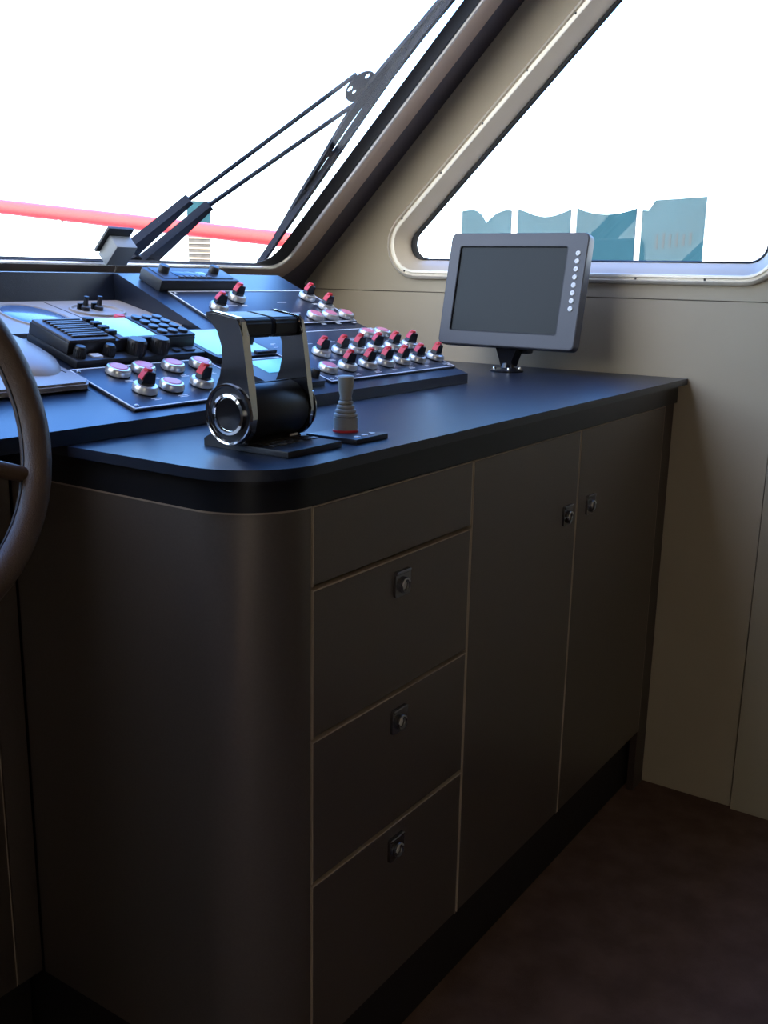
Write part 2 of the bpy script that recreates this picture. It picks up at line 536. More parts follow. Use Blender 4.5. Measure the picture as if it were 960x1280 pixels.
B('filler_strip', 'walnut', cab, -0.0660, -0.004, 0.004, 0.020, 0.0, 0.929)

# worktop: thin slab over a set-back black band
top = thing('worktop', 'black worktop with a rounded corner and deep black edge band', 'worktop', (0, 0, 0))
MB().prism(corner_poly(-1.432, -0.002, -0.022, 1.045, 0.105, 18), fXY, 0.972, 0.985).build('slab', 'counter', top)
MB().prism(corner_poly(-1.413, -0.004, -0.003, 1.04, 0.098, 18), fXY, 0.9305, 0.972).build('edge_band', 'band', top)

# ------------------------------------------------------------------ helm console
helm = thing('helm_console', 'wide black helm console with a sloping dash below the windscreen', 'console', (0, 0, 0))
YF = 0.290
lowz = lambda y: 1.005 + 0.32 * (y - YF)
YBEND = 0.565
ZBEND = lowz(YBEND)
upz = lambda y: ZBEND + 0.43 * (y - YBEND)
YTOP = YBEND + (1.190 - ZBEND) / 0.43
fX = lambda a, b, d: Vector((d, a, b))
m = MB()
BOT = 0.9855
m.prism([(YF, BOT), (1.044, BOT), (1.044, 1.190), (YTOP, 1.190), (YBEND, ZBEND), (YF, 1.005)], fX, -0.905, -0.437)
m.prism([(YF, BOT), (1.044, BOT), (1.044, 1.190), (0.802, 1.190), (0.795, 1.126), (0.61, 1.083), (0.60, ZBEND), (YBEND, ZBEND), (YF, 1.005)], fX, -1.312, -0.905)
m.prism([(YF, BOT), (1.044, BOT), (1.044, 1.190), (0.802, 1.190), (0.795, 1.126), (0.405, 1.0355), (0.385, lowz(0.385)), (YF, 1.005)], fX, -2.95, -1.312)
bmesh.ops.remove_doubles(m.bm, verts=m.bm.verts[:], dist=1e-5)
m.build('dash', 'counter', helm)
# pedestal under the dash, to the left of the cabinet
B('pedestal', 'carcass', helm, -2.93, -1.437, 0.458, 1.04, 0.155, 0.985)
B('plinth', 'carcass', helm, -2.93, -1.412, 0.475, 1.04, 0.0, 0.155)
B('pedestal_panel', 'lacquer', helm, -1.4535, -1.412, 0.440, 0.458, 0.157, 0.929, 0.0008)
pp = B('pedestal_panel', 'lacquer', helm, -1.945, -1.4575, 0.440, 0.458, 0.157, 0.984, 0.0008)
B('edge_banding', 'edge', pp, -1.4575, -1.4560, 0.4402, 0.458, 0.157, 0.70)
B('pedestal_panel', 'lacquer', helm, -2.45, -1.949, 0.440, 0.458, 0.157, 0.984, 0.0008)
B('pedestal_panel', 'lacquer', helm, -2.93, -2.454, 0.440, 0.458, 0.157, 0.984, 0.0008)

# local frames on the two slopes: x along the dash, y up the slope, z out of it
A1, A2 = math.atan(0.32), math.atan(0.43)
LOW = ((0, YF, 1.005), (A1, 0, 0))
UP = ((0, YBEND, ZBEND), (A2, 0, 0))
def slope_thing(name, label, cat, frame, x, v):
    loc, rot = frame
    a = rot[0]
    return thing(name, label, cat, (x, loc[1] + v * math.cos(a), loc[2] + v * math.sin(a)), rot)

# ------------------------------------------------------------------ switches
def make_rotary():
    b = MB().lathe([(0, 0.0), (0.0155, 0.0), (0.0185, 0.002), (0.0185, 0.008), (0.0165, 0.0115), (0.0125, 0.0125), (0.012, 0.010), (0, 0.010)], seg=28).build('rotary_switch', 'steel')
    m = MB()
    m.lathe([(0.0118, 0.0105), (0.0118, 0.0135), (0.0105, 0.0145), (0, 0.0145)], seg=24)
    # handle with a wedge-shaped grip
    m.prism([(-0.011, 0.0140), (0.011, 0.0140), (0.0095, 0.031), (-0.0040, 0.033), (-0.0085, 0.026)], lambda a, c, d: Vector((d, a, c)), -0.0068, 0.0068)
    bmesh.ops.bevel(m.bm, geom=[e_ for e_ in m.bm.edges if e_.calc_length() > 0.004 and e_.verts[0].co.z > 0.0142], offset=0.0012, segments=1, affect='EDGES')
    m.build('knob', 'black', b)
    m = MB()
    m.prism([(-0.0116, 0.0200), (-0.0088, 0.0265), (-0.0042, 0.0340), (-0.0025, 0.0335), (-0.0070, 0.0255), (-0.0095, 0.0195)], lambda a, c, d: Vector((d, a, c)), -0.0058, 0.0058)
    m.lathe([(0, 0.0365), (0.005, 0.0360), (0.0062, 0.0335), (0.0062, 0.0305)], (0, -0.0005, 0), seg=12)
    m.build('pointer', 'red', b)
    return b
def make_button():
    b = MB().lathe([(0, 0.0), (0.0155, 0.0), (0.0185, 0.002), (0.0185, 0.008), (0.0165, 0.0115), (0.0140, 0.0122), (0.0138, 0.010), (0, 0.010)], seg=28).build('push_button', 'steel')
    MB().lathe([(0.0134, 0.0095), (0.0134, 0.0118), (0.0120, 0.0130), (0, 0.0136)], seg=24).build('button_lens', 'pink', b)
    return b
rot0, but0 = make_rotary(), make_button()
used = {'r': False, 'b': False}
def place(kind, panel, u, v, z=0.004, turn=0.0):
    src = rot0 if kind == 'r' else but0
    if not used[kind]:
        used[kind] = True
        o_ = src
        o_.parent = panel
    else:
        o_ = copy_tree(src, panel)
    o_.location = (u, v, z)
    o_.rotation_euler = (0, 0, turn)
    return o_

def plate(name, label, frame, x0, x1, v0, v1, rot, but, legend):
    p = slope_thing(name, label, 'switch panel', frame, x0, v0)
    W, H = x1 - x0, v1 - v0
    B('plate', 'plate', p, 0, W, 0, H, 0.0002, 0.004, 0.0008)
    m = MB()
    for a, b_, c, d in ((0.001, W - 0.001, 0.001, 0.0034), (0.001, W - 0.001, H - 0.0034, H - 0.001), (0.001, 0.0034, 0.001, H - 0.001), (W - 0.0034, W - 0.001, 0.001, H - 0.001)):
        m.box(a, b_, c, d, 0.003, 0.0047)
    m.build('border', 'white', p)['label'] = 'pale line round the plate'
    for a, b_ in ((0.012, 0.010), (W - 0.012, 0.010), (0.012, H - 0.010), (W - 0.012, H - 0.010)):
        MB().lathe([(0.0032, 0.003), (0.0032, 0.0052), (0.0022, 0.0060), (0, 0.0060)], (a, b_, 0), seg=10).build('screw', 'steel', p)
    for (x, v) in rot:
        place('r', p, x - x0, v - v0, turn=R(-100) + random.uniform(-0.25, 0.2))
    for (x, v) in but:
        place('b', p, x - x0, v - v0)
    m = MB()
    for (x, v) in rot + but:
        for j in range(2):
            w_ = random.uniform(0.012, 0.020)
            m.box(x - x0 - w_ / 2, x - x0 + w_ / 2, v - v0 - 0.0255 - 0.004 * j, v - v0 - 0.0240 - 0.004 * j, 0.0035, 0.0042)
    for (x, v, w_) in legend:
        m.box(x - x0, x - x0 + w_, v - v0, v - v0 + 0.0016, 0.0035, 0.0042)
    m.build('legend', 'white', p, kind='stuff')
    return p

vv = lambda y, a=A1: (y - YF) / math.cos(a)
v2 = lambda y: (y - YBEND) / math.cos(A2)
XS = [-0.457, -0.518, -0.578, -0.639, -0.695, -0.752]
vA, vB, vT = vv(0.424), vv(0.360), vv(0.492)
rowA = [(x, vA) for x in (-0.455, -0.517, -0.578, -0.639, -0.692, -0.752)]
rowB = [(x, vB) for x in (-0.457, -0.524, -0.581, -0.638, -0.695, -0.758)]
leg = []
for j in range(9):
    for k in range(3):
        leg.append((-0.83 + 0.034 * j + 0.004 * k, vv(0.462) + 0.006 * k + random.uniform(0, 0.02), random.uniform(0.008, 0.022)))
plate('switch_panel', 'wide black switch panel with two rows of red-tipped rotary knobs near the monitor', LOW, -0.856, -0.4405, 0.030, 0.252, rowA + rowB, [(-0.815, vB), (-0.511, vT), (-0.457, vT)], leg)
vL, vM = vv(0.420), vv(0.358)
plate('switch_panel', 'black switch panel with pink-lensed push buttons below the radio handset unit', LOW, -1.302, -1.032, 0.022, 0.165, [(-1.241, vM), (-1.128, vM)], [(-1.235, vL), (-1.187, vL), (-1.127, vL), (-1.068, vL), (-1.190, vM)], [])
plate('switch_panel', 'black switch panel on the upper slope in front of the windscreen', UP, -0.856, -0.440, 0.004, 0.158,
      [(-0.485, v2(0.672)), (-0.478, v2(0.626)), (-0.708, v2(0.672)), (-0.797, v2(0.636))], [(-0.563, v2(0.588)), (-0.513, v2(0.588)), (-0.458, v2(0.588))],
      [(-0.66, 0.03, 0.05), (-0.62, 0.05, 0.04), (-0.60, 0.10, 0.03), (-0.76, 0.09, 0.03)])

# ------------------------------------------------------------------ radio with keypad
vr = slope_thing('marine_radio', 'black marine radio with slotted speaker, lit cyan screen and round keypad keys', 'radio', LOW, -1.280, 0.172)
RW = 0.258
def keyring(m, x, y, r, z0, z1, seg=14):
    m.lathe([(r, z0), (r, z1 - 0.001), (r - 0.001, z1), (0, z1)], (x, y, 0), seg=seg)
B('base_flange', 'black', vr, 0, RW, 0, 0.116, 0.0002, 0.013, 0.003)
B('body', 'black', vr, 0.0, RW - 0.004, 0.024, 0.114, 0.012, 0.031, 0.003)
m = MB()
m.box(0.002, 0.088, 0.025, 0.113, 0.029, 0.0345, 0.002)
for k in range(9):
    y0 = 0.034 + k * 0.0082
    m.box(0.014, 0.080, y0, y0 + 0.0045, 0.034, 0.0375, 0.0008, 1)
m.build('speaker_grille', 'monitor', vr)['label'] = 'slotted speaker grille'
B('screen_frame', 'monitor', vr, 0.096, 0.178, 0.025, 0.112, 0.029, 0.0335, 0.002)
B('screen', 'lcd', vr, 0.106, 0.174, 0.030, 0.108, 0.0325, 0.0342, 0.0005)
kp = B('keypad', 'black', vr, 0.179, RW - 0.003, 0.026, 0.113, 0.029, 0.0345, 0.002)
for i in range(3):
    for j in range(4):
        m = MB()
        keyring(m, 0.193 + i * 0.0222, 0.101 - j * 0.0205, 0.0088, 0.033, 0.0385)
        m.build('key', 'plate', kp)
for j in range(4):
    B('side_key', 'black', vr, 0.086, 0.103, 0.094 - j * 0.0175, 0.104 - j * 0.0175, 0.033, 0.0395, 0.002)
for x, r_, h in ((0.010, 0.0085, 0.030), (0.064, 0.0085, 0.030), (0.116, 0.0145, 0.036), (0.163, 0.0145, 0.036)):
    m = MB()
    m.lathe([(r_, 0.010), (r_, h - 0.003), (r_ - 0.002, h), (0, h)], (x + 0.004, 0.014, 0), seg=20)
    for k in range(20):
        a = 2 * math.pi * k / 20
        m.box(x + 0.004 + (r_) * math.cos(a) - 0.0006, x + 0.004 + (r_) * math.cos(a) + 0.0006, 0.014 + r_ * math.sin(a) - 0.0006, 0.014 + r_ * math.sin(a) + 0.0006, 0.013, h - 0.004)
    m.build('knob', 'black', vr)
B('button', 'white', vr, 0.034, 0.052, 0.006, 0.019, 0.012, 0.0155, 0.001)['label'] = 'white rectangular button'
for x, w_ in ((0.196, 0.014), (0.219, 0.024)):
    m = MB()
    m.prism(rounded([(x, 0.006), (x + w_, 0.006), (x + w_, 0.018), (x, 0.018)], [0.005] * 4, 0, 4), fXY, 0.012, 0.0165)
    m.build('button', 'plate', vr)

# ------------------------------------------------------------------ chart display, small display, stereo
cd = slope_thing('chart_display', 'black-framed lit cyan display between the radio and the wide switch panel', 'display', LOW, -1.016, 0.146)
MB().prism(rounded([(0, 0), (0.152, 0), (0.152, 0.128), (0, 0.128)], [0.014] * 4, 0, 5), fXY, 0.0002, 0.011).build('housing', 'black', cd)
B('screen', 'lcd', cd, 0.010, 0.142, 0.014, 0.122, 0.0105, 0.0118, 0.0004)
MB().lathe([(0.007, 0.0), (0.007, 0.014), (0.005, 0.017), (0, 0.017)], (0.125, 0.050, 0.011), seg=16).build('knob', 'black', cd)
B('button_bar', 'black', cd, 0.096, 0.148, 0.004, 0.012, 0.0105, 0.0155, 0.001)
sd = slope_thing('engine_display', 'small lit cyan display seen through the throttle levers', 'display', LOW, -1.010, 0.026)
MB().prism(rounded([(0, 0), (0.135, 0), (0.135, 0.112), (0, 0.112)], [0.008] * 4, 0, 4), fXY, 0.0002, 0.010).build('housing', 'plate', sd)
B('screen', 'lcd2', sd, 0.040, 0.128, 0.050, 0.100, 0.0095, 0.0108, 0.0004)
B('bezel_line', 'white', sd, 0.020, 0.128, 0.106, 0.108, 0.0095, 0.0104)
for x, y in ((0.100, 0.028), (0.122, 0.020)):
    MB().lathe([(0.009, 0.0), (0.009, 0.012), (0.007, 0.015), (0, 0.015)], (x, y, 0.0095), seg=16).build('knob', 'black', sd)
st = slope_thing('stereo_unit', 'slim black stereo unit with two knobs on top of the dash under the windscreen', 'stereo', UP, -0.872, 0.162)
sb = MB().box(0, 0.213, 0, 0.060, 0.0002, 0.024, 0.003).build('body', 'black', st)
B('face', 'plate', st, 0.012, 0.201, 0.008, 0.056, 0.0235, 0.0255, 0.0008)
B('slot', 'gloss', st, 0.052, 0.140, 0.018, 0.036, 0.025, 0.0262, 0.0003)
for k in range(6):
    B('key', 'monitor', st, 0.054 + 0.015 * k, 0.065 + 0.015 * k, 0.009, 0.015, 0.025, 0.0278, 0.0008)
for x in (0.034, 0.170):
    m = MB()
    m.lathe([(0.0105, 0.025), (0.0105, 0.036), (0.0085, 0.039), (0, 0.039)], (x, 0.036, 0), seg=18)
    m.build('knob', 'black', st)

# ------------------------------------------------------------------ tan instrument panel in the recess
AT = math.atan(0.23)
ip = thing('instrument_panel', 'tan moulded instrument panel with a bulging dome, set in the dash recess', 'instrument panel', (-1.306, 0.385, 1.0385), (AT, 0, 0))
ca = math.cos(AT)
H1, H2 = 0.235, 0.418
outl = [(-0.75, 0), (-0.012, 0), (0.0, 0.012), (0.0, H1 - 0.015), (0.012, H1), (0.395, H1), (0.402, H1 + 0.006), (0.402, H2 - 0.006), (0.396, H2), (-0.75, H2)]
m = MB().prism(outl, fXY, 0.0, 0.0095)
bmesh.ops.bevel(m.bm, geom=[e_ for e_ in m.bm.edges if all(v.co.z > 0.009 for v in e_.verts)], offset=0.003, segments=2, affect='EDGES')
m.build('panel', 'tan', ip)
def oval_cap(cx, cy, rx, ry, h, rot_, z0=0.0095, n=28, rings=6):
    m = MB()
    prev = None
    cr, sr = math.cos(rot_), math.sin(rot_)
    loops = []
    for k in range(rings):
        t = k / (rings - 1) * 0.97
        f_ = math.cos(t * math.pi / 2)
        z = z0 + h * math.sin(t * math.pi / 2)
        loops.append([Vector((cx + cr * rx * f_ * math.cos(2 * math.pi * i / n) - sr * ry * f_ * math.sin(2 * math.pi * i / n),
                              cy + sr * rx * f_ * math.cos(2 * math.pi * i / n) + cr * ry * f_ * math.sin(2 * math.pi * i / n), z)) for i in range(n)])
    m.loft(loops)
    m.bm.faces.new([v for v in m.bm.verts][-n:])
    return m
oval_cap(-0.048, 0.165, 0.068, 0.128, 0.020, 0.0).build('dome', 'tan', ip)
def oval_ring(cx, cy, rx, ry, w_, z0, z1, n=32):
    m = MB()
    L = lambda k, z: [Vector((cx + (rx + k) * math.cos(2 * math.pi * i / n), cy + (ry + k) * math.sin(2 * math.pi * i / n), z)) for i in range(n)]
    m.loft([L(w_, z0), L(w_ * 0.6, z1), L(-w_ * 0.3, z1), L(-w_, z0)])
    return m
oval_cap(0.146, 0.318, 0.052, 0.074, 0.006, 0.0).build('lens', 'lens', ip)['label'] = 'oval blue-grey lens'
oval_ring(0.146, 0.318, 0.054, 0.076, 0.003, 0.009, 0.0120).build('lens_ring', 'tan', ip)
oval_ring(0.292, 0.345, 0.052, 0.036, 0.004, 0.009, 0.0130).build('control_recess', 'tan', ip)
for x in (0.270, 0.300):
    m = MB()
    m.lathe([(0.008, 0.009), (0.008, 0.016), (0.005, 0.018), (0.0035, 0.030), (0.0045, 0.034), (0, 0.035)], (x, 0.352, 0), seg=14)
    m.box(x - 0.010, x + 0.010, 0.358, 0.362, 0.0095, 0.020)
    m.build('toggle', 'black', ip)
MB().lathe([(0.0105, 0.009), (0.0105, 0.014), (0.008, 0.017), (0, 0.0175)], (0.296, 0.292, 0), seg=18).build('button', 'red', ip)['label'] = 'red round button'
m = MB()
m.box(0.225, 0.2265, 0.242, 0.410, 0.009, 0.0101)
m.box(-0.014, -0.0125, 0.045, 0.28, 0.009, 0.0101)
m.build('panel_groove', 'rubber', ip)

# ------------------------------------------------------------------ steering wheel
tw = R(20)
wc = Vector((-1.768, 0.174, 1.058))
sw = thing('steering_wheel', 'dark brown leather-rimmed steering wheel in front of the helm console', 'steering wheel', wc, (-tw, 0, 0))
# local: x right, z up in the wheel plane, y pointing forward along the shaft
RWH = 0.200
m = MB()
m.tube([(RWH * math.cos(2 * math.pi * k / 64), 0, RWH * math.sin(2 * math.pi * k / 64)) for k in range(64)], 0.0155, 16, closed=True)
m.build('rim', 'leather', sw)
m = MB()
m.tube([((RWH - 0.0155) * math.cos(2 * math.pi * k / 64), -0.001, (RWH - 0.0155) * math.sin(2 * math.pi * k / 64)) for k in range(64)], 0.0012, 6, closed=True)
m.build('stitching', 'rubber', sw)
for a in (-22, 98, 218):
    ca_, sa_ = math.cos(R(a)), math.sin(R(a))
    m = MB()
    m.tube([(0.03 * ca_, 0.012, 0.03 * sa_), (0.10 * ca_, 0.010, 0.10 * sa_), (0.16 * ca_, 0.004, 0.16 * sa_), (0.192 * ca_, 0.0, 0.192 * sa_)], [0.013, 0.0105, 0.009, 0.008], 12)
    m.build('spoke', 'leather', sw)
MB().lathe([(0, -0.020), (0.030, -0.018), (0.042, -0.006), (0.042, 0.020), (0.025, 0.030), (0.022, 0.125), (0, 0.125)], (0, 0, 0), 'Y', 28).build('hub', 'leather', sw)

# ------------------------------------------------------------------ throttle
th = thing('throttle_control', 'twin-lever throttle control with chrome-edged levers on the worktop corner', 'throttle', (-1.264, 0.095, 0.985))
AX = (0.013, 0.046)       # barrel axis (y, z)
m = MB()
m.prism([(-0.003, 0.0003), (0.070, 0.0003), (0.070, 0.010), (0.052, 0.020), (0.012, 0.020), (-0.003, 0.0095)], fX, -0.056, 0.046)
m.build('base', 'black', th)
kb = B('keypad', 'black', th, -0.060, 0.046, -0.070, 0.010, 0.0003, 0.0085, 0.0015)
for j in range(2):
    for i in range(6):
        B('key', 'monitor', kb, -0.044 + i * 0.0155, -0.0345 + i * 0.0155, -0.035 + j * 0.016, -0.026 + j * 0.016, 0.008, 0.0100, 0.0008)
B('print', 'white', th, 0.024, 0.040, -0.0030, -0.0024, 0.0100, 0.0130)
MB().lathe([(0, -0.057), (0.0335, -0.057), (0.0345, -0.055), (0.0345, 0.039), (0.0335, 0.0405), (0, 0.0405)], (0, *AX), 'X', 40).build('barrel', 'black', th)
def lever(x0, x1, sgn):
    lp = [(0.044, 0.026), (0.049, 0.046), (0.045, 0.060), (0.034, 0.074), (0.026, 0.090), (0.0215, 0.108), (0.0215, 0.126), (0.029, 0.146), (0.050, 0.1605), (0.050, 0.1655),
          (0.040, 0.1675), (-0.001, 0.1610), (-0.006, 0.156), (-0.009, 0.140), (-0.0135, 0.110), (-0.0185, 0.075), (-0.0230, 0.046), (-0.019, 0.026), (-0.008, 0.013), (0.013, 0.0095), (0.032, 0.014)]
    m = MB()
    m.prism(lp, fX, x0, x1)
    bmesh.ops.bevel(m.bm, geom=[e_ for e_ in m.bm.edges if abs(e_.verts[0].co.x - e_.verts[1].co.x) < 1e-6], offset=0.0022, segments=2, affect='EDGES')
    l = m.build('lever', ['gloss', 'chrome'], th, face_mat=lambda p: 0 if abs(p.normal.x) > 0.9 else 1, smooth=30)
    xo = x0 if sgn < 0 else x1
    MB().lathe([(0.0330, 0.0), (0.0345, sgn * 0.003), (0.0365, sgn * 0.0035), (0.0375, 0.0)], (xo, *AX), 'X', 40).build('lever_rim', 'chrome', l)
    MB().lathe([(0.0250, 0.0), (0.0250, sgn * 0.0035), (0.0215, sgn * 0.0042), (0.0205, sgn * 0.001), (0.019, sgn * 0.0005)], (xo, *AX), 'X', 36).build('hub_ring', 'chrome', l)
    MB().lathe([(0.0195, sgn * 0.0002), (0.0195, sgn * 0.0022), (0.010, sgn * 0.0008), (0, sgn * 0.0004)], (xo, *AX), 'X', 30).build('hub_cap', 'gloss', l)
    return l
L1 = lever(-0.0700, -0.0575, -1)
L2 = lever(0.0410, 0.0500, 1)
# grips: two half handles between the levers
gp = [(-0.003, 0.139), (0.004, 0.135), (0.030, 0.147), (0.049, 0.161), (0.049, 0.1645), (0.040, 0.1660), (0.000, 0.1600), (-0.004, 0.155)]
for x0, x1, l in ((-0.0573, -0.0085, L1), (-0.0045, 0.0408, L2)):
    m = MB().prism(gp, fX, x0, x1)
    bmesh.ops.bevel(m.bm, geom=m.bm.edges[:], offset=0.0022, segments=2, affect='EDGES')
    m.build('grip', 'black', l, smooth=40)
m = MB()
m.box(-0.050, 0.036, 0.0085, 0.0120, 0.0798, 0.0812)
m.build('barrel_seam', 'rubber', th)

# ------------------------------------------------------------------ joystick
js = thing('joystick', 'grey ribbed-rubber joystick on a small black plate beside the throttle', 'joystick', (-1.157, 0.062, 0.985))
B('plate', 'plate', js, -0.036, 0.036, -0.041, 0.041, 0.0003, 0.007, 0.001)
MB().lathe([(0.0175, 0.006), (0.0175, 0.0095), (0.0165, 0.0100)], (0.012, 0.012, 0), seg=26).build('collar', 'red', js)
pr = [(0.0165, 0.007), (0.0165, 0.026)]
for k in range(4):
    r0 = 0.0165 - 0.0020 * k
    z0 = 0.027 + 0.0055 * k
    pr += [(r0 - 0.0018, z0), (r0 - 0.0002, z0 + 0.0012), (r0 - 0.0006, z0 + 0.0040), (r0 - 0.0028, z0 + 0.0050)]
pr += [(0.0085, 0.0500), (0.0078, 0.0540), (0.0095, 0.0600), (0.0108, 0.0740), (0.0108, 0.0800), (0.0095, 0.0815), (0, 0.0815)]
MB().lathe(pr, (0.012, 0.012, 0), seg=26).build('boot', 'greyb', js)
for k in range(3):
    MB().lathe([(0.0045, 0.0068), (0.0045, 0.0078), (0, 0.0080)], (-0.018 + 0.019 * k, -0.029 + 0.0015 * k, 0), seg=12).build('indicator', 'white', js)

# ------------------------------------------------------------------ monitor
mo = thing('monitor', 'grey flat monitor with a column of round buttons on a swivel foot', 'monitor', (-0.153, 0.349, 0.985), (0, 0, R(-90)))
CZ_, TL = 0.183, R(-11.8)
Mx = Matrix.Translation((0, 0, CZ_)) @ Matrix.Rotation(TL, 4, 'X')
fM = lambda a, b, d: Mx @ Vector((a, d, b))
MWd, MH = 0.345, 0.257
ob = rounded([(-MWd / 2, -MH / 2), (MWd / 2, -MH / 2), (MWd / 2, MH / 2), (-MWd / 2, MH / 2)], [0.014] * 4, 0, 6)
sx0, sx1, sz0, sz1 = -MWd / 2 + 0.027, MWd / 2 - 0.047, -MH / 2 + 0.032, MH / 2 - 0.030
so = rounded([(sx0, sz0), (sx1, sz0), (sx1, sz1), (sx0, sz1)], [0.005] * 4, 0, 4)
m = MB()
inn = rounded([(-MWd / 2, -MH / 2), (MWd / 2, -MH / 2), (MWd / 2, MH / 2), (-MWd / 2, MH / 2)], [0.014] * 4, 0.003, 6)
m.holed(inn, [so], fM, -0.0005, 0.0005)
bb = m.build('bezel', 'monitor', mo)
m = MB()
m.loft([[fM(a, b, d) for a, b in rounded([(-MWd / 2, -MH / 2), (MWd / 2, -MH / 2), (MWd / 2, MH / 2), (-MWd / 2, MH / 2)], [0.014] * 4, i, 6)] for i, d in ((0.003, 0.0), (0.0008, 0.001), (0.0, 0.004), (0.0, 0.026), (0.012, 0.038), (0.030, 0.040))])
m.bm.faces.new(m.bm.verts[-len(ob):])
m.build('housing', 'monitor', mo)
m = MB().prism(so, fM, 0.004, 0.006)
m.build('screen', 'screen_off', mo)
m = MB()
m.loft([[fM(a, b, d) for a, b in rounded([(sx0, sz0), (sx1, sz0), (sx1, sz1), (sx0, sz1)], [0.005] * 4, i, 4)] for i, d in ((-0.0005, -0.0008), (0.0012, -0.0008), (0.0025, 0.0042))])
m.build('screen_gasket', 'rubber', mo)
for k in range(8):
    c = Mx @ Vector((MWd / 2 - 0.0215, 0, MH / 2 - 0.0455 - 0.0172 * k))
    mt = Mx.to_3x3()
    MB().lathe([(0.0056, 0.0008), (0.0056, -0.0018), (0.0046, -0.0026), (0.0022, -0.0026), (0.0018, -0.0018), (0, -0.0018)], c, 'Y', 18, mtx=mt).build('button', 'white', mo)
m = MB()
m.lathe([(0.038, 0.0003), (0.038, 0.004), (0.034, 0.006), (0.016, 0.010), (0.012, 0.020), (0, 0.020)], (0, 0, 0), seg=28)
m.tube([(0, 0, 0.016), (0, 0.004, 0.035), (0, 0.012, 0.055)], [0.011, 0.012, 0.014], 14)
m.prism([(-0.011, 0.012), (0.011, 0.012), (0.017, 0.030), (0.031, 0.066), (-0.031, 0.066), (-0.017, 0.030)], lambda a, b, d: Vector((a, d, b)), -0.010, 0.028)
m.build('foot', 'gloss', mo)
B('back_bracket', 'black', mo, -0.035, 0.035, 0.030, 0.060, 0.040, 0.20, 0.004)
MB().tube([(0, 0.014, 0.050), (0, 0.050, 0.060)], 0.012, 12).build('arm', 'black', mo)
for k in range(4):
    a = R(35 + 90 * k)
    MB().lathe([(0.0042, 0.004), (0.0042, 0.009), (0.003, 0.011), (0, 0.011)], (0.029 * math.cos(a), 0.029 * math.sin(a), 0), seg=10).build('screw', 'chrome', mo)

# ------------------------------------------------------------------ sensor box on the windscreen
rs = thing('rain_sensor', 'small grey sensor box stuck to the bottom of the windscreen', 'sensor', fW(-0.742, s_of(1.245), 0.002), (R(45), 0, 0))
# local: z up along the glass, y out through it
B('mount_plate', 'black', rs, -0.034, 0.034, -0.002, 0.004, -0.018, 0.048, 0.001)
B('body', 'sensor', rs, -0.024, 0.032, -0.036, -0.002, -0.024, 0.030, 0.003)
pts = [(0.006, -0.03, -0.022), (0.006, -0.036, -0.024), (0.010, -0.036, -0.042), (0.012, -0.034, -0.060)]
MB().tube(pts, 0.002, 8).build('cable', 'tan', rs)

# ------------------------------------------------------------------ windscreen wiper (outside)
def wp(x, z, c=2.330):
    """point on the wiper plane, outside the glass, at height z"""
    return Vector((x, c - z, z))
wi = thing('windscreen_wiper', 'black twin-arm windscreen wiper standing across the starboard windscreen', 'wiper', (0, 0, 0))
def bar(m, p, q, w0, w1, t):
    """flat tapering bar lying in the wiper plane"""
    p, q = Vector(p), Vector(q)
    d = (q - p).normalized()
    n = Vector((0, 1, 1)).normalized()
    s = d.cross(n).normalized()
    vs = []
    for c, w_ in ((p, w0), (q, w1)):
        for a, b in ((-1, -1), (1, -1), (1, 1), (-1, 1)):
            vs.append(m.bm.verts.new(c + s * a * w_ / 2 + n * b * t / 2))
    m.bm.faces.new(vs[:4]); m.bm.faces.new(vs[4:][::-1])
    for k in range(4):
        m.bm.faces.new((vs[k], vs[4 + k], vs[4 + (k + 1) % 4], vs[(k + 1) % 4]))
arms = [((-0.272, 1.632), (-0.524, 1.354), (-0.602, 1.238)), ((-0.208, 1.582), (-0.452, 1.346), (-0.532, 1.220))]
for head, mid, base in arms:
    m = MB()
    m.tube([wp(*head), wp(*mid)], 0.0052, 10)
    m.build('arm_rod', 'wiper', wi)
    m = MB()
    bar(m, wp(*mid), wp(*base), 0.016, 0.042, 0.020)
    a = m.build('arm_channel', 'wiper', wi)
    c = wp(*mid).lerp(wp(*base), 0.45)
    MB().lathe([(0.004, -0.014), (0.004, 0.014), (0, 0.014)], c, 'X', 8).build('bolt', 'steel', a)
    MB().lathe([(0.018, -0.028), (0.018, 0.010), (0.012, 0.018), (0, 0.018)], wp(*base) + Vector((0, 0.004, -0.004)), 'Z', 16, Matrix.Rotation(R(-45), 3, 'X')).build('pivot', 'wiper', wi)
hc = wp(-0.229, 1.613)
m = MB()
nW = Matrix(((1, 0, 0), (0, -1 / S2, 1 / S2), (0, 1 / S2, 1 / S2)))     # maps local x, s, n
fH = lambda a, b, d: hc + nW @ Vector((a, b, d))
circ = [(0.042 * math.cos(2 * math.pi * k / 28), 0.042 * math.sin(2 * math.pi * k / 28)) for k in range(28)]
hl = lambda x, y, r_: [(x + r_ * math.cos(2 * math.pi * k / 10), y + r_ * math.sin(2 * math.pi * k / 10)) for k in range(10)]
m.holed(circ, [hl(-0.002, 0.029, 0.0075), hl(-0.029, -0.012, 0.0075), hl(-0.009, -0.016, 0.006)], fH, 0.0, 0.003)
m.build('head_plate', 'wiper', wi)
bpts = [(-0.162, 1.216), (-0.170, 1.343), (-0.175, 1.442), (-0.184, 1.562), (-0.188, 1.635), (-0.182, 1.724), (-0.172, 1.784), (-0.150, 1.880)]
m = MB()
for p, q in zip(bpts, bpts[1:]):
    bar(m, wp(*p, 2.305), wp(*q, 2.305), 0.012, 0.012, 0.016)
bl = m.build('blade', 'wiper', wi)
m = MB()
yo = [(-0.158, 1.285), (-0.180, 1.385), (-0.190, 1.460), (-0.204, 1.545), (-0.206, 1.614), (-0.200, 1.670), (-0.190, 1.730), (-0.180, 1.790), (-0.160, 1.880)]
